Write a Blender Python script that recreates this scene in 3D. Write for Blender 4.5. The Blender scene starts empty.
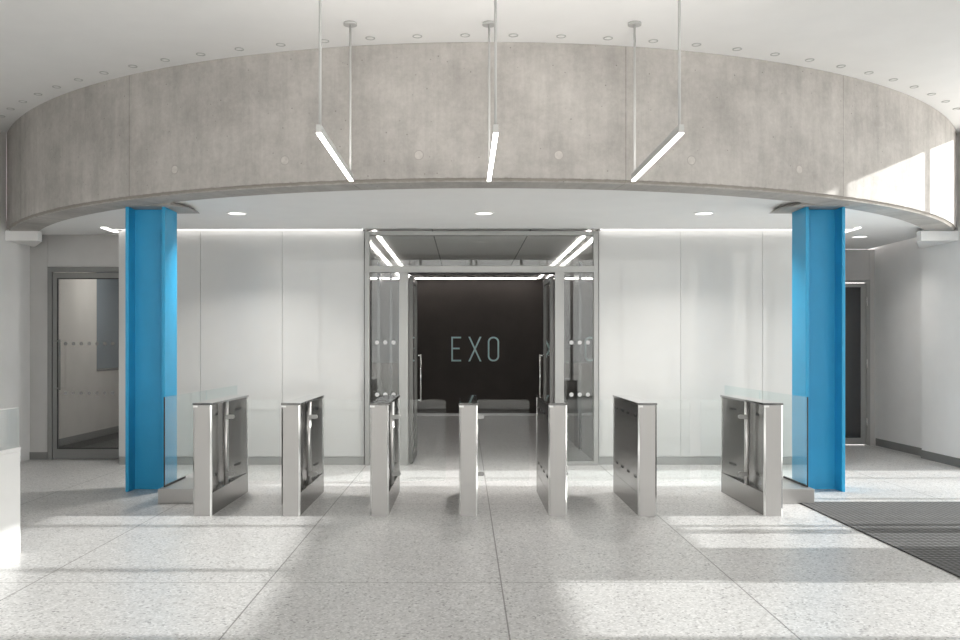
import bpy, bmesh, math
from mathutils import Vector

# ------------------------------------------------------------------ camera, world, sun, exposure
scn = bpy.context.scene
COL = scn.collection
cam_d = bpy.data.cameras.new('camera')
cam_d.sensor_width = 36.0
cam_d.lens = 33.75
cam_d.shift_x = 15 / 960
cam_d.shift_y = 28 / 960
cam_d.clip_start = 0.05
cam_d.clip_end = 300
cam = bpy.data.objects.new('camera', cam_d)
COL.objects.link(cam)
cam.location = (0, 0, 1.487)
cam.rotation_euler = (math.pi / 2, 0, 0)
scn.camera = cam

world = bpy.data.worlds.new('sky')
scn.world = world
world.use_nodes = True
bg = world.node_tree.nodes['Background']
bg.inputs[0].default_value = (1.0, 0.956, 0.94, 1)
bg.inputs[1].default_value = 2.6

sun_d = bpy.data.lights.new('sun', 'SUN')
sun_d.energy = 5.8
sun_d.angle = math.radians(0.8)
sun_d.color = (1.0, 0.962, 0.945)
sun = bpy.data.objects.new('sun', sun_d)
COL.objects.link(sun)
sun.rotation_euler = Vector((-1, 0.0, -0.42)).to_track_quat('-Z', 'Y').to_euler()
sun.location = (14, 5, 8)


def portal(name, loc, target_dir, sx, sy):
    d = bpy.data.lights.new(name, 'AREA')
    d.shape = 'RECTANGLE'
    d.size, d.size_y = sx, sy
    d.cycles.is_portal = True
    o = bpy.data.objects.new(name, d)
    COL.objects.link(o)
    o.location = loc
    o.rotation_euler = Vector(target_dir).to_track_quat('-Z', 'Z').to_euler()


portal('daylight_portal_side', (6.42, 3.5, 2.1), (-1, 0, 0), 15.4, 4.3)
portal('daylight_portal_front', (0.2, -4.3, 2.1), (0, 1, 0), 12.4, 4.3)

vs = scn.view_settings
vs.view_transform = 'Standard'
vs.look = 'None'
vs.gamma = 1.0
vs.use_curve_mapping = False
vs.exposure = 0.31

# ------------------------------------------------------------------ constants (metres)
ZT = 4.18      # upper ceiling
ZL = 3.0       # lower ceiling
ZB = 2.954     # underside of the curved beam
CX, CY, R = 0.21, 14.87, 6.95
XL, XR = -5.75, 6.17
YW = 11.46     # face of the white glass walls
YF = 11.40     # face of the entrance screen


# ------------------------------------------------------------------ materials
class NT:
    def __init__(s, name):
        s.m = bpy.data.materials.new(name)
        s.m.use_nodes = True
        s.t = s.m.node_tree
        s.n = s.t.nodes
        s.b = s.n['Principled BSDF']
        s.out = s.n['Material Output']

    def node(s, typ, **kw):
        x = s.n.new(typ)
        for k, v in kw.items():
            setattr(x, k, v)
        return x

    def link(s, a, b):
        s.t.links.new(a, b)

    def math(s, op, a, b=None, clamp=False):
        x = s.n.new('ShaderNodeMath')
        x.operation = op
        x.use_clamp = clamp
        for i, v in enumerate((a, b)):
            if v is None:
                continue
            if isinstance(v, (int, float)):
                x.inputs[i].default_value = v
            else:
                s.link(v, x.inputs[i])
        return x.outputs[0]

    def noise(s, vec, scale, detail=3, rough=0.5):
        x = s.n.new('ShaderNodeTexNoise')
        x.inputs['Scale'].default_value = scale
        x.inputs['Detail'].default_value = detail
        x.inputs['Roughness'].default_value = rough
        if vec is not None:
            s.link(vec, x.inputs['Vector'])
        return x.outputs['Fac']

    def ramp(s, fac, stops):
        x = s.n.new('ShaderNodeValToRGB')
        cr = x.color_ramp
        while len(cr.elements) < len(stops):
            cr.elements.new(0.5)
        for e, (p, c) in zip(cr.elements, stops):
            e.position = p
            e.color = (c, c, c, 1) if isinstance(c, (int, float)) else (*c, 1)
        s.link(fac, x.inputs[0])
        return x.outputs[0]

    def mix(s, typ, fac, a, b):
        x = s.n.new('ShaderNodeMix')
        x.data_type = 'RGBA'
        x.blend_type = typ
        for sock, v in ((x.inputs[0], fac), (x.inputs[6], a), (x.inputs[7], b)):
            if isinstance(v, (int, float)):
                if sock.type == 'RGBA':
                    sock.default_value = (v, v, v, 1)
                else:
                    sock.default_value = v
            elif isinstance(v, tuple):
                sock.default_value = (*v, 1)
            else:
                s.link(v, sock)
        return x.outputs[2]

    def mapping(s, vec, scale):
        x = s.n.new('ShaderNodeMapping')
        x.inputs['Scale'].default_value = scale
        s.link(vec, x.inputs['Vector'])
        return x.outputs[0]

    def bump(s, h, strength, dist=0.01):
        x = s.n.new('ShaderNodeBump')
        x.inputs['Strength'].default_value = strength
        x.inputs['Distance'].default_value = dist
        s.link(h, x.inputs['Height'])
        s.link(x.outputs[0], s.b.inputs['Normal'])


def plain(name, col, rough=0.5, metal=0.0, coat=0.0, var=0.03, vscale=3.0, spec=0.5):
    m = NT(name)
    tc = m.node('ShaderNodeTexCoord')
    f = m.noise(tc.outputs['Object'], vscale, 4)
    c0 = tuple(c * (1 - var) for c in col)
    c1 = tuple(min(1, c * (1 + var)) for c in col)
    m.link(m.ramp(f, [(0.35, c0), (0.65, c1)]), m.b.inputs['Base Color'])
    m.b.inputs['Roughness'].default_value = rough
    m.b.inputs['Metallic'].default_value = metal
    m.b.inputs['Coat Weight'].default_value = coat
    m.b.inputs['Coat Roughness'].default_value = 0.03
    m.b.inputs['Specular IOR Level'].default_value = spec
    return m.m


def brushed(name, col, rough, sc=(60, 60, 1.5), metal=1.0):
    m = NT(name)
    tc = m.node('ShaderNodeTexCoord')
    f = m.noise(m.mapping(tc.outputs['Object'], sc), 3, 4)
    c0 = tuple(c * 0.93 for c in col)
    m.link(m.ramp(f, [(0.3, c0), (0.7, col)]), m.b.inputs['Base Color'])
    m.link(m.ramp(f, [(0.3, rough), (0.7, rough * 1.25)]), m.b.inputs['Roughness'])
    m.b.inputs['Metallic'].default_value = metal
    return m.m


def emit(name, col, s):
    m = NT(name)
    m.b.inputs['Base Color'].default_value = (0.8, 0.8, 0.8, 1)
    m.b.inputs['Emission Color'].default_value = (*col, 1)
    m.b.inputs['Emission Strength'].default_value = s
    return m.m


def glass(name, tint=(0.97, 0.985, 0.98), f0=0.04, haze=0.0, rough=0.0):
    m = NT(name)
    lw = m.node('ShaderNodeLayerWeight')
    lw.inputs['Blend'].default_value = 0.5
    p = m.math('POWER', lw.outputs['Facing'], 5.0)
    fac = m.math('ADD', m.math('MULTIPLY', p, 0.85), f0, clamp=True)
    tr = m.node('ShaderNodeBsdfTransparent')
    tr.inputs[0].default_value = (*tint, 1)
    gl = m.node('ShaderNodeBsdfGlossy')
    gl.inputs['Roughness'].default_value = rough
    gl.inputs['Color'].default_value = (1, 1, 1, 1)
    mx = m.node('ShaderNodeMixShader')
    m.link(fac, mx.inputs[0])
    m.link(tr.outputs[0], mx.inputs[1])
    m.link(gl.outputs[0], mx.inputs[2])
    last = mx
    if haze:
        df = m.node('ShaderNodeBsdfDiffuse')
        df.inputs[0].default_value = (0.8, 0.82, 0.82, 1)
        m2 = m.node('ShaderNodeMixShader')
        m2.inputs[0].default_value = haze
        m.link(mx.outputs[0], m2.inputs[1])
        m.link(df.outputs[0], m2.inputs[2])
        last = m2
    m.n.remove(m.b)
    m.link(last.outputs[0], m.out.inputs[0])
    return m.m


def terrazzo():
    m = NT('terrazzo_slabs')
    tc = m.node('ShaderNodeTexCoord')
    P = tc.outputs['Object']
    v = m.node('ShaderNodeTexVoronoi')
    v.inputs['Scale'].default_value = 80
    m.link(P, v.inputs['Vector'])
    chips = m.ramp(v.outputs['Color'], [(0.0, 0.16), (0.12, 0.28), (0.22, 0.47), (0.6, 0.55), (1.0, 0.74)])
    v2 = m.node('ShaderNodeTexVoronoi')
    v2.inputs['Scale'].default_value = 28
    m.link(P, v2.inputs['Vector'])
    big = m.ramp(v2.outputs['Color'], [(0.0, 0.62), (0.16, 0.74), (0.22, 1.0), (1.0, 1.0)])
    d = m.ramp(v2.outputs['Distance'], [(0.0, 1.0), (0.32, 1.0), (0.40, 0.0), (1.0, 0.0)])
    c = m.mix('MULTIPLY', d, chips, big)
    cloud = m.noise(P, 0.9, 3)
    c = m.mix('MULTIPLY', 1.0, c, m.ramp(cloud, [(0.3, (0.94, 0.93, 0.92)), (0.7, (1.0, 0.995, 0.985))]))
    sep = m.node('ShaderNodeSeparateXYZ')
    m.link(P, sep.inputs[0])

    def line(co, off, per, w):
        a = m.math('SUBTRACT', co, off)
        b = m.math('DIVIDE', a, per)
        fr = m.math('FRACT', m.math('ADD', b, 0.5))
        dist = m.math('ABSOLUTE', m.math('SUBTRACT', fr, 0.5))
        return m.math('LESS_THAN', dist, w / per / 2)
    lx = line(sep.outputs[0], 0.229, 1.482, 0.009)
    ly = line(sep.outputs[1], 5.706, 2.872, 0.009)
    ln = m.math('MAXIMUM', lx, ly)
    c = m.mix('MIX', m.math('MULTIPLY', ln, 0.85), c, (0.13, 0.125, 0.12))
    m.link(c, m.b.inputs['Base Color'])
    m.b.inputs['Roughness'].default_value = 0.34
    m.b.inputs['Specular IOR Level'].default_value = 0.45
    return m.m


def concrete():
    m = NT('board_concrete')
    tc = m.node('ShaderNodeTexCoord')
    U = tc.outputs['UV']
    P = tc.outputs['Object']
    sep = m.node('ShaderNodeSeparateXYZ')
    m.link(U, sep.inputs[0])
    base = m.ramp(m.noise(m.mapping(U, (1, 1, 1)), 1.5, 9, 0.68), [(0.3, (0.385, 0.365, 0.345)), (0.55, (0.51, 0.487, 0.462)), (0.8, (0.63, 0.60, 0.57))])
    streak = m.ramp(m.noise(m.mapping(U, (5, 0.5, 1)), 1.4, 8, 0.7), [(0.32, 0.78), (0.55, 1.0), (0.75, 1.08)])
    c = m.mix('MULTIPLY', 0.6, base, streak)
    fine = m.ramp(m.noise(P, 22, 8, 0.75), [(0.3, 0.84), (0.7, 1.08)])
    c = m.mix('MULTIPLY', 0.7, c, fine)
    vo = m.node('ShaderNodeTexVoronoi')
    vo.inputs['Scale'].default_value = 11
    m.link(U, vo.inputs['Vector'])
    pore = m.ramp(vo.outputs['Distance'], [(0.0, 0.5), (0.05, 0.6), (0.085, 1.0), (1, 1.0)])
    sel = m.ramp(m.noise(U, 4.0, 2), [(0.42, 0.0), (0.5, 1.0)])
    c = m.mix('MULTIPLY', sel, c, pore)
    # pour joints between formwork panels: |fract| around +-10.4 and +-31.2 degrees
    per = R * math.radians(20.3)
    fr = m.math('FRACT', m.math('ADD', m.math('DIVIDE', sep.outputs[0], per), 0.0))
    dist = m.math('ABSOLUTE', m.math('SUBTRACT', fr, 0.5))
    wob = m.math('MULTIPLY', m.noise(m.mapping(U, (0.01, 6, 1)), 2, 4), 0.004)
    j = m.math('LESS_THAN', dist, m.math('SUBTRACT', wob, 0.0003))
    soft = m.ramp(dist, [(0.0, 0.35), (0.05, 0.0)])
    c = m.mix('MIX', m.math('MULTIPLY', j, 0.55), c, (0.2, 0.19, 0.175))
    c = m.mix('MULTIPLY', m.math('MULTIPLY', soft, 0.4), c, (0.6, 0.58, 0.55))
    # grout stain along the bottom arris
    zz = m.math('ADD', sep.outputs[1], m.math('MULTIPLY', m.noise(m.mapping(U, (5, 5, 1)), 3, 6, 0.7), 0.05))
    st = m.ramp(m.math('SUBTRACT', zz, ZB), [(0.0, 0.0), (0.012, 0.1), (0.03, 0.8), (0.05, 0.75), (0.062, 0.0), (1, 0.0)])
    c = m.mix('MIX', st, c, (0.27, 0.245, 0.215))
    m.link(c, m.b.inputs['Base Color'])
    m.b.inputs['Roughness'].default_value = 0.8
    m.b.inputs['Specular IOR Level'].default_value = 0.25
    m.bump(m.noise(P, 18, 6, 0.65), 0.25, 0.006)
    return m.m


def matting():
    m = NT('entrance_matting')
    tc = m.node('ShaderNodeTexCoord')
    P = tc.outputs['Object']
    sep = m.node('ShaderNodeSeparateXYZ')
    m.link(P, sep.inputs[0])
    wy = m.math('ABSOLUTE', m.math('SINE', m.math('MULTIPLY', sep.outputs[1], math.pi / 0.055)))
    wx = m.math('ABSOLUTE', m.math('SINE', m.math('MULTIPLY', sep.outputs[0], math.pi / 0.05)))
    w = m.math('MULTIPLY', wy, m.math('ADD', m.math('MULTIPLY', wx, 0.5), 0.5))
    c = m.ramp(w, [(0.0, 0.02), (0.4, 0.045), (0.75, 0.12), (1.0, 0.17)])
    c = m.mix('MULTIPLY', 0.5, c, m.ramp(m.noise(P, 25, 3), [(0.3, 0.6), (0.7, 1.2)]))
    m.link(c, m.b.inputs['Base Color'])
    m.b.inputs['Roughness'].default_value = 0.9
    m.bump(w, 0.6, 0.01)
    return m.m


def panel_ceiling():
    m = NT('lobby_ceiling_panels')
    tc = m.node('ShaderNodeTexCoord')
    sep = m.node('ShaderNodeSeparateXYZ')
    m.link(tc.outputs['Object'], sep.inputs[0])
    d1 = m.math('ABSOLUTE', m.math('SUBTRACT', m.math('ABSOLUTE', m.math('SUBTRACT', sep.outputs[0], 0.21)), 0.63))
    j = m.math('LESS_THAN', d1, 0.007)
    c = m.mix('MIX', j, (0.93, 0.91, 0.89), (0.15, 0.15, 0.15))
    m.link(c, m.b.inputs['Base Color'])
    m.b.inputs['Roughness'].default_value = 0.35
    return m.m


M = {
    'leaf_grey': plain('grey_leaf_frame', (0.17, 0.168, 0.162), 0.45),
    'pale_grey': plain('pale_grey_lacquer', (0.50, 0.50, 0.49), 0.45),
    'plug': plain('grout_plug', (0.54, 0.515, 0.485), 0.85, var=0.1, vscale=20),
    'plug_rim': plain('grout_rim', (0.40, 0.38, 0.355), 0.85),
    'faint_dots': plain('faint_dot_vinyl', (0.34, 0.34, 0.33), 0.6),
    'door_grey': plain('mid_grey_door_frame', (0.25, 0.25, 0.245), 0.4, metal=0.3),
    'ceiling_low': plain('bright_ceiling_plaster', (0.93, 0.925, 0.915), 0.85, var=0.01),
    'ceiling': plain('ceiling_plaster', (0.86, 0.855, 0.845), 0.85, var=0.012),
    'wall': plain('wall_paint', (0.87, 0.86, 0.85), 0.75, var=0.015),
    'white_glass': plain('back_painted_white_glass', (0.58, 0.58, 0.57), 0.3, coat=0.6, var=0.01),
    'floor': terrazzo(),
    'concrete': concrete(),
    'mat': matting(),
    'blue': plain('blue_gloss_paint', (0.022, 0.345, 0.62), 0.42, coat=0.0, var=0.03),
    'alu': brushed('satin_aluminium', (0.40, 0.40, 0.39), 0.38, metal=0.6),
    'grey_panel': plain('grey_metal_panel', (0.56, 0.55, 0.54), 0.4, metal=0.3),
    'skirting': plain('grey_skirting', (0.22, 0.22, 0.215), 0.45),
    'steel': brushed('brushed_steel_light', (0.46, 0.45, 0.44), 0.5),
    'steel_side': plain('satin_steel_side', (0.30, 0.292, 0.283), 0.27, metal=1.0, var=0.01),
    'chrome': brushed('polished_steel', (0.85, 0.85, 0.84), 0.12),
    'post': plain('satin_post_steel', (0.78, 0.77, 0.76), 0.3, metal=0.7),
    'cap': plain('black_glass_top', (0.03, 0.03, 0.03), 0.08, coat=1.0),
    'dark': plain('black_plastic', (0.015, 0.015, 0.015), 0.4),
    'white_plastic': plain('white_plastic', (0.85, 0.85, 0.84), 0.35),
    'glass': glass('clear_glass'),
    'glass_edge': glass('clear_glass_leaf', (0.975, 0.985, 0.982), 0.014, 0.01),
    'barrier': glass('clear_glass_barrier', (0.92, 0.965, 0.965), 0.04, 0.0),
    'facade_glass': glass('facade_glass', (0.96, 0.98, 0.975), 0.04),
    'dots': plain('frosted_dot_vinyl', (0.58, 0.585, 0.58), 0.6),
    'lobby_wall': plain('dark_lacquered_glass', (0.16, 0.155, 0.15), 0.1, coat=1.0, var=0.1),
    'lobby_strip': plain('charcoal_panel', (0.03, 0.032, 0.034), 0.2, coat=0.6),
    'end_wall': plain('dark_brown_plaster', (0.052, 0.044, 0.039), 0.7, var=0.08),
    'lobby_ceiling': panel_ceiling(),
    'letters': plain('pale_teal_letters', (0.55, 0.78, 0.78), 0.5),
    'light': emit('lit_diffuser', (1.0, 0.97, 0.93), 7.0),
    'corridor_light': emit('lit_corridor_strip', (1.0, 0.95, 0.91), 11.0),
    'added_room_light': emit('added_room_glow', (1.0, 0.96, 0.92), 22.0),  # glow of the lamp added behind the left door
    'slot': emit('lit_slot', (1.0, 0.965, 0.93), 3.2),
    'downlight': emit('lit_downlight', (1.0, 0.97, 0.93), 1.5),
    'corridor_paint': plain('corridor_paint', (0.72, 0.69, 0.66), 0.7),
    'carpet': plain('dark_carpet', (0.07, 0.07, 0.07), 0.95, var=0.2, vscale=60),
    'blueglass': plain('bluish_window_glass', (0.30, 0.36, 0.42), 0.15, coat=1),
    'desk': plain('white_solid_surface', (0.80, 0.80, 0.79), 0.35),
    'paving': plain('outdoor_paving', (0.78, 0.76, 0.73), 0.9, var=0.15),
    'facade_metal': plain('grey_facade_metal', (0.30, 0.30, 0.30), 0.5),
    'dark_glass': plain('dark_door_glass', (0.035, 0.037, 0.04), 0.08, coat=1.0),
    'stone_plinth': plain('pale_plinth_metal', (0.44, 0.43, 0.42), 0.35, metal=0.7),
    'gasket': plain('black_gasket', (0.02, 0.02, 0.022), 0.5),
}


# ------------------------------------------------------------------ mesh helpers
class MB:
    def __init__(s):
        s.bm = bmesh.new()
        s.uv = None

    def box(s, x0, x1, y0, y1, z0, z1):
        v = [s.bm.verts.new((x, y, z)) for z in (z0, z1) for x, y in ((x0, y0), (x1, y0), (x1, y1), (x0, y1))]
        for f in ((3, 2, 1, 0), (4, 5, 6, 7), (0, 1, 5, 4), (1, 2, 6, 5), (2, 3, 7, 6), (3, 0, 4, 7)):
            s.bm.faces.new([v[i] for i in f])
        return s

    def prism(s, pts, z0, z1):
        a = [s.bm.verts.new((x, y, z0)) for x, y in pts]
        b = [s.bm.verts.new((x, y, z1)) for x, y in pts]
        n = len(pts)
        s.bm.faces.new(a[::-1])
        s.bm.faces.new(b)
        for i in range(n):
            s.bm.faces.new((a[i], a[(i + 1) % n], b[(i + 1) % n], b[i]))
        return s

    def prism_y(s, pts, y0, y1):
        """outline in (x, z), extruded along y"""
        a = [s.bm.verts.new((x, y0, z)) for x, z in pts]
        b = [s.bm.verts.new((x, y1, z)) for x, z in pts]
        n = len(pts)
        s.bm.faces.new(a)
        s.bm.faces.new(b[::-1])
        for i in range(n):
            s.bm.faces.new((b[i], b[(i + 1) % n], a[(i + 1) % n], a[i]))
        return s

    def cyl(s, p0, p1, r, n=20, r1=None):
        p0, p1 = Vector(p0), Vector(p1)
        r1 = r if r1 is None else r1
        d = (p1 - p0).normalized()
        u = d.orthogonal().normalized()
        w = d.cross(u)
        A, B = [], []
        for i in range(n):
            t = 2 * math.pi * i / n
            o = u * math.cos(t) + w * math.sin(t)
            A.append(s.bm.verts.new(p0 + o * r))
            B.append(s.bm.verts.new(p1 + o * r1))
        s.bm.faces.new(A[::-1])
        s.bm.faces.new(B)
        for i in range(n):
            s.bm.faces.new((A[i], A[(i + 1) % n], B[(i + 1) % n], B[i])).smooth = True
        return s

    def ring(s, c, r0, r1, z0, z1, n=28):
        cx, cy = c
        L = []
        for i in range(n):
            t = 2 * math.pi * i / n
            ct, st = math.cos(t), math.sin(t)
            L.append([s.bm.verts.new((cx + r * ct, cy + r * st, z)) for r, z in ((r0, z0), (r1, z0), (r1, z1), (r0, z1))])
        for i in range(n):
            a, b = L[i], L[(i + 1) % n]
            for k in range(4):
                s.bm.faces.new((a[k], b[k], b[(k + 1) % 4], a[(k + 1) % 4]))
        return s

    def build(s, name, mat, parent=None, bevel=0.0, loc=None):
        bmesh.ops.recalc_face_normals(s.bm, faces=s.bm.faces)
        me = bpy.data.meshes.new(name)
        s.bm.to_mesh(me)
        s.bm.free()
        me.materials.append(mat)
        o = bpy.data.objects.new(name, me)
        COL.objects.link(o)
        if parent is not None:
            o.parent = parent
        if loc:
            o.location = loc
        if bevel:
            b = o.modifiers.new('bevel', 'BEVEL')
            b.width = bevel
            b.segments = 2
            b.limit_method = 'ANGLE'
            b.angle_limit = math.radians(40)
        return o


def empty(name, loc=(0, 0, 0)):
    o = bpy.data.objects.new(name, None)
    o.empty_display_size = 0.2
    COL.objects.link(o)
    o.location = loc
    return o


def tag(o, label=None, cat=None, group=None, kind=None):
    for k, v in (('label', label), ('category', cat), ('group', group), ('kind', kind)):
        if v:
            o[k] = v
    return o


def struct(o, label=None, cat=None):
    return tag(o, label, cat, kind='structure')


def bx(*a):
    return MB().box(*a)


def copy_thing(root):
    r = root.copy()
    COL.objects.link(r)
    for ch in list(root.children):
        c = ch.copy()
        COL.objects.link(c)
        c.parent = r
        for g in list(ch.children):
            d = g.copy()
            COL.objects.link(d)
            d.parent = c
    return r


def arc(r, a0, a1, n):
    return [(CX + r * math.sin(a0 + (a1 - a0) * i / n), CY - r * math.cos(a0 + (a1 - a0) * i / n)) for i in range(n + 1)]


# ------------------------------------------------------------------ setting: floor, ceilings, walls
struct(bx(-8.5, 8.5, -4.4, 21, -0.2, 0).build('floor', M['floor']), 'pale grey terrazzo floor of large jointed slabs', 'floor')
struct(bx(-80, 80, -80, 80, -0.4, -0.21).build('ground', M['paving']), 'grey paving outside the building', 'ground')
struct(bx(-6.2, 6.3, -4.4, 14.2, ZT, ZT + 0.25).build('ceiling', M['ceiling']), 'smooth white upper ceiling in front of the curved beam', 'ceiling')

a_l = -math.asin((CX - XL) / (R - 0.2))
a_r = math.asin((XR - CX) / (R - 0.2))
pts = arc(R - 0.2, a_l, a_r, 60) + [(XR, 13.8), (4.83, 13.8), (4.83, YW + 0.03), (-4.41, YW + 0.03), (-4.41, 12.0), (XL, 12.0)]
struct(MB().prism(pts, ZL, ZL + 0.12).build('ceiling_lower', M['ceiling_low']), 'lower white ceiling behind the curved beam', 'ceiling')

# side walls
wl = MB().box(XL - 0.25, XL, -4.4, 11.62, 0, ZT)
wl.box(XL - 0.25, XL - 0.05, 11.62, 12.25, 0, ZT)
struct(wl.build('wall_left', M['wall']), 'plain off-white wall on the left', 'wall')
wr = MB().box(XR, XR + 0.3, 10.92, 12.16, 0, ZT)
wr.box(XR + 0.11, XR + 0.3, 12.16, 14.1, 0, ZT)
struct(wr.build('wall_right', M['wall']), 'plain off-white wall on the right', 'wall')
struct(bx(XL, XL + 0.012, 6.6, 11.62, 0, 0.1).build('baseboard_left', M['skirting']))
bb = MB().box(XR - 0.012, XR, 11.0, 12.16, 0, 0.11)
bb.box(XR + 0.098, XR + 0.11, 12.172, 13.74, 0, 0.11)
struct(bb.build('baseboard_right', M['skirting']))

# white glass walls either side of the entrance
for side, (xa, xb, end) in {'left': (-4.41, -1.285, 12.0), 'right': (1.705, 4.83, 13.8)}.items():
    w = struct(bx(xa + 0.02, xb - 0.02, YW + 0.03, end, 0, ZL).build('wall_back_' + side, M['wall']), 'white back-painted glass wall %s of the entrance' % side, 'wall')
    pw = (xb - xa) / 3
    for k in range(3):
        bx(xa + pw * k + 0.002, xa + pw * (k + 1) - 0.002, YW, YW + 0.03, 0.105, ZL - 0.025).build('wall_panel', M['white_glass'], w)
    ox = xa if side == 'left' else xb - 0.02
    bx(ox, ox + 0.02, YW + 0.03, end, 0.105, ZL - 0.025).build('wall_panel', M['white_glass'], w)
    b = MB().box(xa, xb, YW + 0.012, YW + 0.03, 0, 0.10)
    b.box(ox, ox + 0.02, YW + 0.03, end, 0, 0.10)
    struct(b.build('baseboard_back_' + side, M['alu']))

# strip lights in the ceiling slot along the white walls, turning the outer corner
for xa, xb, xo, lab in ((-4.50, -1.30, -4.50, 'long lit ceiling strip washing the white wall left of the entrance'),
                        (1.72, 4.92, 4.92, 'long lit ceiling strip washing the white wall right of the entrance')):
    t = tag(empty('strip_light', ((xa + xb) / 2, 11.41, ZL)), lab, 'strip light', 'ceiling strips above the white walls')
    cx = (xa + xb) / 2
    s = 1 if xo > 0 else -1
    L = MB().box(xa - cx, xb - cx, -0.018, 0.018, -0.012, -0.002)
    xi = xo - cx
    L.box(min(xi, xi + s * 0.06), max(xi, xi + s * 0.04), -0.14, 0.30 if s < 0 else 0.6, -0.012, -0.002)
    L.build('diffuser', M['slot'], t)
    fr = MB().box(xa - cx, xb - cx, -0.03, -0.018, -0.014, -0.001)
    fr.build('trim', M['white_plastic'], t)

# ------------------------------------------------------------------ glazed facade on the right and behind the camera
FX = 6.24
mull = [8.87, 7.52, 6.02, 4.6, 3.17, 1.74, 0.31, -1.12, -2.55]
f = struct(MB().box(FX - 0.06, FX + 0.06, -4.3, 10.92, 0, 0.05).box(FX - 0.06, FX + 0.06, -4.3, 10.92, ZT - 0.012, ZT - 0.001).build('window_1', M['facade_metal']), 'tall glazed side facade', 'window')
bx(FX - 0.05, FX + 0.05, 10.25, 10.34, 0.05, 2.9).build('mullion', M['facade_metal'], f)
bx(FX - 0.05, FX + 0.05, 9.88, 10.0, 2.9, ZT - 0.03).build('mullion', M['facade_metal'], f)
for y in mull:
    bx(FX - 0.07, FX + 0.07, y - 0.04, y + 0.04, 0.05, ZT - 0.03).build('mullion', M['facade_metal'], f)
bx(FX - 0.006, FX + 0.006, -4.3, 10.92, 0.05, ZT - 0.03).build('pane', M['facade_glass'], f)
# unseen opaque header and side panels, shaped to cast the floor's shade bands
bx(FX + 0.03, FX + 0.10, 5.75, 7.985, 1.92, 3.16).build('header_panel', M['facade_metal'], f)
bx(FX + 0.03, FX + 0.10, 3.4, 5.75, 2.40, 3.12).build('header_panel', M['facade_metal'], f)
bx(FX + 0.03, FX + 0.10, 5.72, 6.70, 0.05, 1.92).build('side_panel', M['facade_metal'], f)
bx(FX + 0.03, FX + 0.10, 7.20, 7.38, 0.05, 1.92).build('side_panel', M['facade_metal'], f)
g = struct(MB().box(-6.0, 6.3, -4.36, -4.24, 0, 0.05).box(-6.0, 6.3, -4.36, -4.24, ZT - 0.03, ZT).build('window_2', M['facade_metal']), 'tall glazed street facade', 'window')
for k in range(9):
    x = -5.9 + k * 1.52
    bx(x - 0.04, x + 0.04, -4.37, -4.23, 0.05, ZT - 0.03).build('mullion', M['facade_metal'], g)
bx(-6.0, 6.3, -4.306, -4.294, 0.05, ZT - 0.03).build('pane', M['facade_glass'], g)

# ------------------------------------------------------------------ curved concrete beam
def make_beam():
    bm = bmesh.new()
    uvl = bm.loops.layers.uv.new('UVMap')
    a0 = -math.asin((CX - XL - 0.004) / (R - 0.0))
    a1 = math.asin((XR - CX - 0.004) / (R - 0.0))
    prof = [(R, ZT - 0.002), (R, ZB + 0.03), (R - 0.012, ZB + 0.026), (R - 0.03, ZB), (R - 0.34, ZB), (R - 0.34, ZT - 0.002)]
    n = 120
    rows = []
    for i in range(n + 1):
        t = a0 + (a1 - a0) * i / n
        row = []
        for r, z in prof:
            # keep the inner face inside the room at the ends
            x = CX + r * math.sin(t)
            row.append((bm.verts.new((x, CY - r * math.cos(t), z)), R * t, z, r))
        rows.append(row)
    m = len(prof)
    for i in range(n):
        for k in range(m):
            q = (rows[i][k], rows[i + 1][k], rows[i + 1][(k + 1) % m], rows[i][(k + 1) % m])
            fc = bm.faces.new([p[0] for p in q])
            for lp, p in zip(fc.loops, q):
                lp[uvl].uv = (p[1], p[2] - (R - p[3]) * 0.5)
    bm.faces.new([p[0] for p in rows[0]])
    bm.faces.new([p[0] for p in rows[-1]][::-1])
    bmesh.ops.recalc_face_normals(bm, faces=bm.faces)
    for fc in bm.faces:
        fc.smooth = False
    me = bpy.data.meshes.new('concrete_beam')
    bm.to_mesh(me)
    bm.free()
    me.materials.append(M['concrete'])
    o = bpy.data.objects.new('concrete_beam', me)
    COL.objects.link(o)
    return o


beam = tag(make_beam(), 'deep curved raw concrete beam carried by the two blue columns', 'beam')
for sx in (-1, 1):
    xc = CX + sx * 3.515
    pr = MB()
    y0, y1 = 9.22, 9.80
    xi, xo = xc - sx * 0.42, xc + sx * 0.205
    zb_ = ZB - 0.007
    a = [pr.bm.verts.new(p) for p in ((xo, y0, zb_), (xi + sx * 0.10, y0, zb_), (xi, y0 + 0.2, zb_ + 0.005), (xi, y1, zb_ + 0.005), (xo, y1, zb_),
                                      (xo, y0, ZL), (xi + sx * 0.20, y0, ZL), (xi + sx * 0.10, y0 + 0.2, ZL), (xi + sx * 0.06, y1, ZL), (xo, y1, ZL))]
    pr.bm.faces.new([a[i] for i in (4, 3, 2, 1, 0)])
    pr.bm.faces.new([a[i] for i in (5, 6, 7, 8, 9)])
    for i in range(5):
        j = (i + 1) % 5
        pr.bm.faces.new((a[i], a[j], a[j + 5], a[i + 5]))
    pr.build('bearing_pad', M['concrete'], beam)
# formwork tie holes
for deg in (-15.4, -5.1, 5.1, 15.4, 25.4, -25.4):
    t = math.radians(deg)
    for z in (3.19,):
        d = Vector((math.sin(t), -math.cos(t), 0))
        c = Vector((CX, CY, z)) + d * R
        h_ = MB().cyl(c - d * 0.01, c + d * 0.001, 0.045, 28, 0.045).build('tie_hole', M['plug_rim'], beam)
        MB().cyl(c - d * 0.01, c + d * 0.003, 0.038, 28, 0.036).build('plug', M['plug'], h_)

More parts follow.
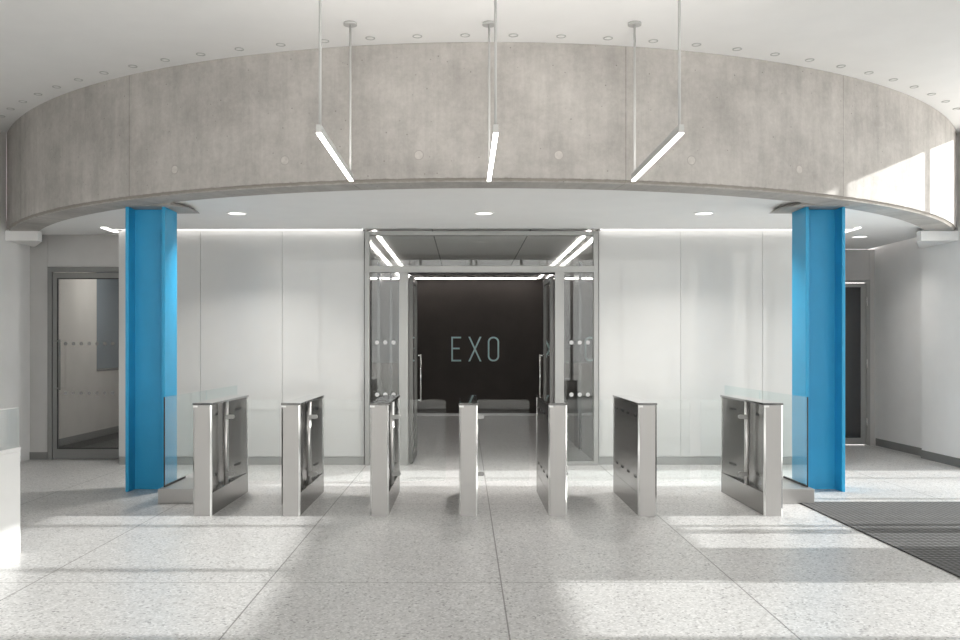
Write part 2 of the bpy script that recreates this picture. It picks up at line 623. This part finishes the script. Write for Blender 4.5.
# white bearing blocks on the side walls under the beam ends
struct(MB().prism([(XL + 0.002, 11.25), (-5.34, 11.25), (-5.34, 11.36), (XL + 0.03, 11.97), (XL + 0.002, 11.97)], 2.83, ZB - 0.002).build('trim_1', M['wall']), 'white block under the beam end on the left wall', 'block')
struct(MB().prism([(5.70, 11.25), (XR - 0.002, 11.25), (XR - 0.002, 12.14), (6.12, 12.14), (5.70, 11.36)], 2.83, ZB - 0.002).build('trim_2', M['wall']), 'white block under the beam end on the right wall', 'block')

# ------------------------------------------------------------------ blue steel columns
def column(xc, lab):
    w, d, tf, tw = 0.205, 0.195, 0.034, 0.014
    pts = [(-w, -d), (-w + tf, -d), (-w + tf, -tw), (w - tf, -tw), (w - tf, -d), (w, -d),
           (w, d), (w - tf, d), (w - tf, tw), (-w + tf, tw), (-w + tf, d), (-w, d)]
    o = MB().prism(pts, 0, ZB - 0.008).build('steel_column', M['blue'], None, 0.003, (xc, 9.495, 0))
    return tag(o, lab, 'column', 'blue steel columns under the concrete beam')


column(CX - 3.515, 'bright blue steel H-section column left of the turnstiles')
column(CX + 3.515, 'bright blue steel H-section column right of the turnstiles')

# ------------------------------------------------------------------ entrance screen (door_1)
FXa, FXb = -1.27, 1.69
fr = MB()
fd0, fd1 = YF, YF + 0.09
ZF = 2.965
fr.box(FXa, FXa + 0.06, fd0, fd1, 0, ZF)
fr.box(FXb - 0.06, FXb, fd0, fd1, 0, ZF)
fr.box(FXa + 0.06, FXb - 0.06, fd0, fd1, ZF - 0.05, ZF)
fr.box(FXa + 0.06, FXb - 0.06, fd0, fd1, 2.445, 2.53)
fr.box(-0.835, -0.72, fd0, fd1, 0, 2.445)
fr.box(1.14, 1.255, fd0, fd1, 0, 2.445)
for a, b in ((FXa + 0.06, -0.835), (1.255, FXb - 0.06)):
    fr.box(a, b, fd0, fd1, 0, 0.05)
d1 = struct(fr.build('door_1', M['alu'], None, 0.002), 'wide grey metal framed glass entrance screen with open double doors', 'door')
bx(FXa + 0.06, FXb - 0.06, YF + 0.035, YF + 0.047, 2.53, ZF - 0.05).build('transom_glass', M['glass'], d1)
for a, b, xs in ((FXa + 0.06, -0.835, (-1.115, -1.012, -0.908)), (1.255, FXb - 0.06, (1.353, 1.458, 1.562))):
    bx(a, b, YF + 0.035, YF + 0.047, 0.05, 2.445).build('sidelight_glass', M['glass'], d1)
    for z in (1.557, 0.895):
        for x in xs:
            MB().cyl((x, YF + 0.033, z), (x, YF + 0.031, z), 0.027, 24).build('glass_dot', M['dots'], d1)
MB().box(-0.72, 1.14, YF + 0.02, YF + 0.07, 2.42, 2.444).build('door_closer_rail', M['gasket'], d1)
# open leaves, swung inwards
for sx, hx in ((1, -0.715), (-1, 1.135)):
    ang = 0.008
    piv = empty('door_leaf', (hx, YF + 0.10, 0))
    piv.parent = d1
    piv.rotation_euler.z = -sx * ang
    x0, x1 = (0.0, 0.048) if sx > 0 else (-0.048, 0.0)
    L = 0.92
    q = MB().box(x0, x1, 0, 0.07, 0.012, 2.41).box(x0, x1, L - 0.07, L, 0.012, 2.41).box(x0, x1, 0.07, L - 0.07, 2.34, 2.41).box(x0, x1, 0.07, L - 0.07, 0.012, 0.12)
    q.build('leaf_frame', M['leaf_grey'], piv, 0.002)
    xm = (x0 + x1) / 2
    bx(xm - 0.006, xm + 0.006, 0.07, L - 0.07, 0.12, 2.34).build('leaf_glass', M['glass'], piv)
    xh = x1 + 0.055 if sx > 0 else x0 - 0.055
    h = MB().cyl((xh, L - 0.12, 0.76), (xh, L - 0.12, 1.40), 0.011, 14)
    xe = x1 if sx > 0 else x0
    for z in (0.775, 1.385):
        h.cyl((xe, L - 0.12, z), (xh, L - 0.12, z), 0.009, 12)
    tag(h.build('pull_handle', M['chrome'], piv), 'polished steel pull handle')

# ------------------------------------------------------------------ corridor beyond the doors
YE = 19.78
struct(bx(FXa - 0.15, FXb + 0.15, YF + 0.1, YE + 0.7, ZL, ZL + 0.12).build('ceiling_corridor', M['lobby_ceiling']), 'panelled ceiling of the corridor beyond the doors', 'ceiling')
for nm, x0, x1, s in (('wall_corridor_left', FXa - 0.12, FXa, 1), ('wall_corridor_right', FXb, FXb + 0.12, -1)):
    w = struct(bx(x0, x1, 12.1 if False else YF + 0.1, YE + 0.7, 0, ZL).build(nm, M['lobby_wall']), 'dark reflective wall of the corridor', 'wall')
    xf = x1 if s > 0 else x0
    for y, wd in ((13.2, 0.55), (15.4, 0.6), (17.3, 0.4)):
        bx(min(xf, xf + s * 0.02), max(xf, xf + s * 0.02), y, y + wd, 0.0, 2.75).build('wall_panel', M['lobby_strip'], w)
struct(bx(-3.0, 3.4, YE, YE + 0.2, 0, ZL + 0.4).build('wall_corridor_end', M['end_wall']), 'dark brown end wall carrying the sign', 'wall')
struct(bx(FXa + 0.002, FXb - 0.002, YE - 0.02, YE - 0.001, 0, 0.05).build('baseboard_corridor', M['stone_plinth']))

sign = tag(empty('wall_sign', (0.22, YE, 1.464)), 'pale teal thin letters EXO on the dark end wall', 'sign', None)
s_ = 0.036
z0, z1 = -0.271, 0.271
yb, yf = -0.025, -0.002
e0 = -0.521
MB().box(e0, e0 + s_, yb, yf, z0, z1).box(e0 + s_, e0 + 0.215, yb, yf, z1 - s_, z1).box(e0 + s_, e0 + 0.215, yb, yf, z0, z0 + s_).box(e0 + s_, e0 + 0.185, yb, yf, -0.005, 0.031).build('letter_e', M['letters'], sign)
xl, xr_, hw = -0.148, 0.142, 0.02
MB().prism_y([(xl, z0), (xl + 2 * hw, z0), (xr_, z1), (xr_ - 2 * hw, z1)], yb, yf).prism_y([(xr_ - 2 * hw, z0), (xr_, z0), (xl + 2 * hw, z1), (xl, z1)], yb + 0.001, yf - 0.001).build('letter_x', M['letters'], sign)
o0, o1 = 0.281, 0.53


def stadium(x0, x1, za, zb, rr, n=8):
    out = []
    for cx_, cz, t0 in ((x1 - rr, zb - rr, 0), (x0 + rr, zb - rr, 90), (x0 + rr, za + rr, 180), (x1 - rr, za + rr, 270)):
        for i in range(n + 1):
            t = math.radians(t0 + 90 * i / n)
            out.append((cx_ + rr * math.cos(t), cz + rr * math.sin(t)))
    return out


ob = MB()
A = stadium(o0, o1, z0, z1, 0.115)
B = stadium(o0 + s_, o1 - s_, z0 + s_, z1 - s_, 0.085)
va = [[ob.bm.verts.new((x, y, z)) for x, z in P_] for P_ in (A, B) for y in (yb, yf)]
n_ = len(A)
for i in range(n_):
    j = (i + 1) % n_
    ob.bm.faces.new((va[0][i], va[0][j], va[2][j], va[2][i]))
    ob.bm.faces.new((va[1][i], va[3][i], va[3][j], va[1][j]))
    ob.bm.faces.new((va[0][i], va[1][i], va[1][j], va[0][j]))
    ob.bm.faces.new((va[2][i], va[2][j], va[3][j], va[3][i]))
ob.build('letter_o', M['letters'], sign)

for x, lab in ((-1.17, 'lit ceiling strip running along the left side of the corridor'), (1.60, 'lit ceiling strip running along the right side of the corridor')):
    t = tag(empty('strip_light', (x, 15.5, ZL)), lab, 'strip light', 'ceiling strips in the corridor')
    bx(-0.02, 0.02, -3.9, 3.95, -0.012, -0.002).build('diffuser', M['corridor_light'], t)
t = tag(empty('strip_light', (0.21, YE - 0.25, ZL)), 'lit ceiling strip across the corridor above the dark sign wall', 'strip light')
bx(-1.35, 1.35, -0.018, 0.018, -0.012, -0.002).build('diffuser', M['corridor_light'], t)

# ------------------------------------------------------------------ left side glazed door (door_2) and the room beyond
YD = 12.0
m2 = MB().box(XL - 0.05, -5.565, YD, YD + 0.06, 0, ZL - 0.002)
m2.box(-5.56, -4.412, YD, YD + 0.05, 2.57, ZL - 0.002)
struct(m2.build('wall_door_left', M['grey_panel']), 'grey metal panels around the left glass door', 'wall')
struct(bx(XL - 0.05, -5.565, YD - 0.012, YD, 0, 0.1).build('baseboard_door_left', M['skirting']))
q = MB().box(-5.56, -5.50, YD - 0.02, YD + 0.06, 0, 2.565).box(-5.50, -4.412, YD - 0.02, YD + 0.06, 2.50, 2.565)
d2 = struct(q.build('door_2', M['door_grey'], None, 0.002), 'grey framed glass door in the left corridor', 'door')
q = MB().box(-5.495, -5.435, YD - 0.005, YD + 0.045, 0.01, 2.49).box(-5.435, -4.45, YD - 0.005, YD + 0.045, 2.42, 2.49).box(-5.435, -4.45, YD - 0.005, YD + 0.045, 0.01, 0.14).box(-4.45, -4.415, YD - 0.005, YD + 0.045, 0.01, 2.49)
lf = q.build('door_leaf', M['door_grey'], d2, 0.002)
bx(-5.435, -4.45, YD + 0.014, YD + 0.026, 0.14, 2.42).build('pane', M['glass'], lf)
g_ = MB().box(-5.437, -5.422, YD - 0.008, YD - 0.004, 0.14, 2.42).box(-5.422, -4.45, YD - 0.008, YD - 0.004, 2.405, 2.42).box(-5.422, -4.45, YD - 0.008, YD - 0.004, 0.14, 0.155)
g_.build('gasket', M['gasket'], lf)
h = MB().cyl((-5.375, YD - 0.07, 0.93), (-5.375, YD - 0.07, 1.60), 0.013, 14)
for z in (0.95, 1.58):
    h.cyl((-5.375, YD - 0.07, z), (-5.45, YD - 0.004, z), 0.011, 12)
h.build('pull_handle', M['skirting'], lf)
for z in (1.545, 0.885):
    for k in range(9):
        x = -5.33 + k * 0.105
        MB().cyl((x, YD + 0.012, z), (x, YD + 0.009, z), 0.024, 20).build('glass_dot', M['faint_dots'], lf)
struct(bx(-6.4, -4.0, YD + 0.06, 20.0, 0.001, 0.006).build('floor_left_room', M['carpet']), 'dark carpet beyond the left glass door', 'floor')
wq = MB().box(-6.25, -6.1, 12.3, 14.9, 0, ZL).box(-6.25, -6.1, 14.9, 18.5, 0, 1.12).box(-6.25, -6.1, 18.5, 20, 0, ZL).box(-6.25, -6.1, 14.9, 18.5, 2.85, ZL)
wq.box(-6.25, -3.9, 18.6, 18.8, 0, ZL).box(-4.1, -3.95, 13.5, 18.6, 0, ZL)
struct(wq.build('wall_left_room', M['corridor_paint']), 'beige walls of the room beyond the left door', 'wall')
struct(bx(-6.1, -6.085, 12.3, 18.5, 0.006, 0.12).build('baseboard_left_room', M['skirting']))
wn = struct(MB().box(-6.2, -6.12, 14.9, 14.96, 1.12, 2.85).box(-6.2, -6.12, 16.2, 16.28, 1.12, 2.85).box(-6.2, -6.08, 14.9, 18.5, 1.10, 1.14).build('window_3', M['skirting']))
bx(-6.17, -6.155, 14.96, 18.5, 1.14, 2.85).build('pane', M['blueglass'], wn)
struct(bx(-6.4, -3.9, YD + 0.06, 20.0, ZL, ZL + 0.1).build('ceiling_left_room', M['ceiling']))
t = tag(empty('added_ceiling_lamp', (-5.2, 14.6, ZL)), 'added round lamp brightening the room beyond the left glass door', 'added light')  # lamp added to lift the room behind the glass
MB().cyl((0, 0, -0.03), (0, 0, -0.003), 0.2, 28).build('diffuser', M['added_room_light'], t)

# ------------------------------------------------------------------ right side door (door_3)
YR = 13.8
m3 = MB().box(6.205, XR + 0.11, YR, YR + 0.06, 0, ZL - 0.002).box(4.832, 6.20, YR, YR + 0.05, 2.54, ZL - 0.002)
struct(m3.build('wall_door_right', M['grey_panel']), 'grey metal panels around the right hand door', 'wall')
q = MB().box(6.145, 6.20, YR - 0.03, YR + 0.05, 0, 2.535).box(4.832, 6.145, YR - 0.03, YR + 0.05, 2.49, 2.535)
d3 = struct(q.build('door_3', M['alu'], None, 0.002), 'grey framed dark glass door in the right corridor', 'door')
q = MB().box(6.07, 6.14, YR - 0.01, YR + 0.04, 0.01, 2.48).box(4.95, 6.07, YR - 0.01, YR + 0.04, 2.42, 2.48).box(4.95, 6.07, YR - 0.01, YR + 0.04, 0.01, 0.11).box(4.835, 4.95, YR - 0.01, YR + 0.04, 0.01, 2.48)
lf = q.build('door_leaf', M['alu'], d3, 0.002)
bx(4.95, 6.07, YR + 0.005, YR + 0.02, 0.11, 2.42).build('pane', M['dark_glass'], lf)
bx(5.75, 6.0, YR - 0.07, YR - 0.032, 2.49, 2.53).build('door_closer', M['alu'], lf)
h = MB()
for z in (0.35, 1.25, 2.2):
    h.cyl((6.143, YR - 0.045, z - 0.07), (6.143, YR - 0.045, z + 0.07), 0.012, 12)
h.build('hinge', M['chrome'], d3)

# ------------------------------------------------------------------ speed gates
GW, GL = 0.0825, 1.36


def make_gate(side, leaf_len):
    """side +1: wing on the +x side, -1: on the -x side"""
    t = empty('speed_gate', (0, 7.96, 0))
    S = side

    def P(pts):
        return [(S * x, y) for x, y in pts]
    zt = 0.98
    # end plates with polished chamfered corner strips
    for y0, y1, sg in ((0.0, 0.028, 1), (GL, GL - 0.028, -1)):
        MB().prism(P([(-GW + 0.014, y0), (GW - 0.014, y0), (GW - 0.014, y1), (-GW + 0.014, y1)]), 0, zt).build('end_plate', M['steel'], t)
        for c in (-1, 1):
            xo, xi = c * GW, c * (GW - 0.0135)
            o = MB().prism(P([(xi, y0), (xo, y0 + sg * 0.012), (xo, y1), (xi, y1)]), 0, zt).build('corner_trim', M['chrome'], t)
    # low base
    MB().prism(P([(-GW + 0.002, 0.03), (GW - 0.002, 0.03), (GW - 0.002, GL - 0.03), (-GW + 0.002, GL - 0.03)]), 0, 0.20).build('base', M['steel_side'], t)
    MB().prism(P([(-GW + 0.003, 0.03), (GW - 0.006, 0.03), (0.018, 0.50), (0.018, 0.60), (GW - 0.006, GL - 0.03), (-GW + 0.003, GL - 0.03)]), 0.2005, zt).build('body', M['steel_side'], t)
    bx(-GW - 0.003, GW + 0.003, -0.004, GL + 0.004, zt + 0.0005, 1.0).build('top', M['cap'], t, 0.002)
    # pivot post
    pp = MB().cyl((S * 0.068, 0.545, 0.2), (S * 0.068, 0.545, zt), 0.022, 24)
    tag(pp.build('pivot_post', M['post'], t), 'polished steel pivot post')
    # sensor slots
    def slot(x, y, z, ln, slope=0.0):
        b = MB()
        e = 0.003
        a = [(x - e, y), (x + e, y), (x + e + slope * ln, y + ln), (x - e + slope * ln, y + ln)]
        b.prism(P(a), z - 0.011, z + 0.011)
        b.build('sensor_slot', M['dark'], t)
    for z in (0.878, 0.33):
        for y in (0.12, 0.46, 0.78, 1.08):
            slot(-GW + 0.002, y, z, 0.10)
        k = (GW - 0.006 - 0.018) / (GL - 0.03 - 0.60)
        slot(0.018 + k * (0.95 - 0.6) + 0.001, 0.95, z, 0.17, k)
        slot(0.018 + k * (0.64 - 0.6) + 0.001, 0.64, z, 0.10, k)
        k2 = (0.018 - (GW - 0.006)) / 0.47
        slot(GW - 0.006 + k2 * (0.27 - 0.03) + 0.001, 0.27, z, 0.09, k2)
    # indicator under the lid
    bx(-GW + 0.001, -GW + 0.042, -0.003, 0.0, zt - 0.018, zt - 0.001).build('indicator', M['white_plastic'], t)
    # glass wing
    xa = GW + 0.004
    xb = xa + leaf_len
    yl = 0.53
    out = [(xa, 0.235)]
    out += [(xb - 0.03 + 0.03 * math.sin(a), 0.265 - 0.03 * math.cos(a)) for a in [math.radians(d) for d in range(0, 91, 15)]]
    out += [(xb - 0.03 + 0.03 * math.cos(a), 0.97 + 0.03 * math.sin(a)) for a in [math.radians(d) for d in range(0, 91, 15)]]
    out += [(xa, 1.0)]
    wing = MB().prism_y([(S * x, z) for x, z in out], yl - 0.006, yl + 0.006).build('glass_wing', M['glass_edge'], t)
    for z in (0.838, 0.300):
        b = MB()
        b.cyl((S * (xa + 0.045), yl - 0.016, z), (S * (xa + 0.045), yl + 0.016, z), 0.02, 24)
        x0, x1 = sorted((S * (xa - 0.02), S * (xa + 0.045)))
        b.box(x0, x1, yl - 0.015, yl + 0.015, z - 0.019, z + 0.019)
        b.build('clamp', M['alu'], wing)
    return t


glabels = [
    'stainless steel speed gate at the far left, joined to the left glass barrier',
    'stainless steel speed gate second from the left, in front of the white wall',
    'stainless steel speed gate third from the left, before the left sidelight',
    'stainless steel speed gate standing in the middle of the row, before the dark doorway',
    'stainless steel speed gate fifth from the left, before the right door jamb',
    'stainless steel speed gate sixth from the left, on the near side of the wide lane',
    'stainless steel speed gate at the far right, joined to the right glass barrier',
]
gx = [-2.325, -1.542, -0.758, 0.03, 0.822, 1.615, 2.73]
G1 = make_gate(1, 0.49)
for i in range(5):
    g = G1 if i == 0 else copy_thing(G1)
    g.location = (gx[i], 7.96, 0)
    tag(g, glabels[i], 'turnstile', 'speed gates in a row')
g6 = make_gate(1, 0.42)
g6.location = (gx[5], 7.96, 0)
tag(g6, glabels[5], 'turnstile', 'speed gates in a row')
g7 = make_gate(-1, 0.42)
g7.location = (gx[6], 7.96, 0)
tag(g7, glabels[6], 'turnstile', 'speed gates in a row')

# ------------------------------------------------------------------ glass barriers at both ends
for s, xg, xo, lab in ((-1, gx[0] - GW - 0.005, -2.905, 'clear glass barrier on steel plinth beside the left blue column'),
                       (1, gx[6] + GW + 0.005, 3.31, 'clear glass barrier on steel plinth beside the right blue column')):
    t = tag(empty('glass_barrier', (xo, 8.6, 0)), lab, 'barrier', 'glass barriers closing the ends of the gate row')
    xe = 0.03 * s
    xi = xg - xo
    bx(min(xe, xi), max(xe, xi), 0, 0.74, 0, 0.14).build('plinth', M['stone_plinth'], t, 0.003)
    bx(-0.03, 0.03, 0.745, YW - 8.6 - 0.003, 0, 0.03).build('floor_channel', M['stone_plinth'], t)
    for a, b, z in ((0.10, 1.50, 0.141), (1.508, YW - 8.6 - 0.003, 0.031)):
        if z > 0.1:
            bx(-0.006, 0.006, a, 0.742, 0.141, 0.16).build('glass_seal', M['gasket'], t)
        g = MB()
        g.prism([(-0.005, a), (0.005, a), (0.005, b), (-0.005, b)], 0.161 if z > 0.1 else 0.031, 1.013)
        g.build('glass_panel', M['barrier'], t)
    bx(-0.006, 0.006, 0.092, 0.0995, 0.141, 1.013).build('glass_edge_strip', M['gasket'], t)

# ------------------------------------------------------------------ entrance mat
mt = tag(bx(3.2, 6.2, 2.0, 8.67, 0.0005, 0.008).build('entrance_mat', M['mat']), 'dark ribbed entrance matting set in the terrazzo by the right side', 'mat')

# ------------------------------------------------------------------ reception desk corner, left
t = tag(empty('reception_desk', (-4.2, 5.2, 0)), 'white reception desk corner with a low glass screen on top', 'desk')
bx(-0.95, 0.98, -1.3, 1.32, 0.0, 0.745).build('body', M['desk'], t, 0.004)
bx(-0.955, 0.985, -1.305, 1.325, 0.746, 0.772).build('worktop', M['desk'], t, 0.003)
bx(0.965, 0.975, -1.3, 1.31, 0.773, 1.055).build('glass_screen', glass('desk_glass', (0.95, 0.97, 0.97), 0.05, 0.10), t)
bx(0.963, 0.977, -1.3, 1.31, 1.0555, 1.061).build('screen_rail', M['white_plastic'], t)

# ------------------------------------------------------------------ pendant lights
def pendant(x):
    t = empty('pendant_light', (x, 6.6, 2.878))
    y0, y1 = 5.84 - 6.6, 7.52 - 6.6
    hz = 0.06
    bx(-0.017, 0.017, y0, y1, 0.008, hz).build('housing', M['pale_grey'], t, 0.0015)
    bx(-0.0155, 0.0155, y0 + 0.003, y1 - 0.003, 0.0, 0.0075).build('diffuser', M['light'], t)
    for y in (y0 + 0.06, y1 - 0.065):
        MB().cyl((0, y, hz), (0, y, ZT - 2.878 - 0.01), 0.0095, 12).build('rod', M['pale_grey'], t)
        MB().cyl((0, y, ZT - 2.878 - 0.02), (0, y, ZT - 2.878 - 0.0015), 0.056, 28).build('ceiling_rose', M['pale_grey'], t)
    return t


p0 = pendant(-0.95)
tag(p0, 'slim white linear pendant lamp hanging on the left of three', 'pendant light', 'linear pendant lamps')
for x, w in ((0.20, 'in the middle'), (1.405, 'on the right')):
    p = copy_thing(p0)
    p.location.x = x
    tag(p, 'slim white linear pendant lamp hanging %s of three' % w, 'pendant light', 'linear pendant lamps')

# ------------------------------------------------------------------ recessed downlights
def dl(x, y, lab, power=25):
    t = tag(empty('downlight', (x, y, ZL)), lab, 'downlight', 'round downlights in the lower ceiling')
    MB().ring((0, 0), 0.095, 0.115, -0.008, -0.001).build('rim', M['white_plastic'], t)
    MB().cyl((0, 0, -0.005), (0, 0, -0.001), 0.094, 28).build('lamp', M['downlight'], t)
    d = bpy.data.lights.new('downlight_beam', 'AREA')
    d.shape = 'DISK'
    d.size = 0.18
    d.energy = power
    d.spread = math.radians(125)
    d.color = (1.0, 0.96, 0.91)
    o = bpy.data.objects.new('downlight_beam', d)
    COL.objects.link(o)
    o.location = (x, y, ZL - 0.012)


dl(-2.556, 10.09, 'round lit downlight in the lower ceiling, left of three')
dl(0.213, 10.09, 'round lit downlight in the lower ceiling above the doorway')
dl(2.68, 10.09, 'round lit downlight in the lower ceiling, right of three')
dl(5.35, 12.2, 'added round downlight brightening the right corridor', 5)  # extra downlight, added to light up the corridor

first = None
for k in range(32):
    t = math.radians(-1.67 - 3.33 * 15 + 3.33 * k)
    x, y = CX + 7.13 * math.sin(t), CY - 7.13 * math.cos(t)
    if first is None:
        first = empty('recessed_spotlight', (x, y, ZT))
        MB().ring((0, 0), 0.032, 0.042, -0.006, -0.001).build('rim', M['pale_grey'], first)
        MB().cyl((0, 0, -0.003), (0, 0, -0.001), 0.031, 20).build('lens', M['ceiling'], first)
        o = first
    else:
        o = copy_thing(first)
        o.location = (x, y, ZT)
    tag(o, 'small round unlit spotlight in the upper ceiling along the top of the curved beam', 'spotlight', 'small spotlights following the curve of the beam')


# uplights added above the pendant lamps to brighten the upper ceiling
for x in (-0.95, 0.20, 1.405):
    d = bpy.data.lights.new('added_uplight', 'AREA')
    d.shape = 'RECTANGLE'
    d.size, d.size_y = 0.03, 1.4
    d.energy = 3.2
    d.color = (1.0, 0.95, 0.9)
    o = bpy.data.objects.new('added_uplight', d)
    COL.objects.link(o)
    o.location = (x, 6.68, 2.945)
    o.rotation_euler = (math.pi, 0, 0)
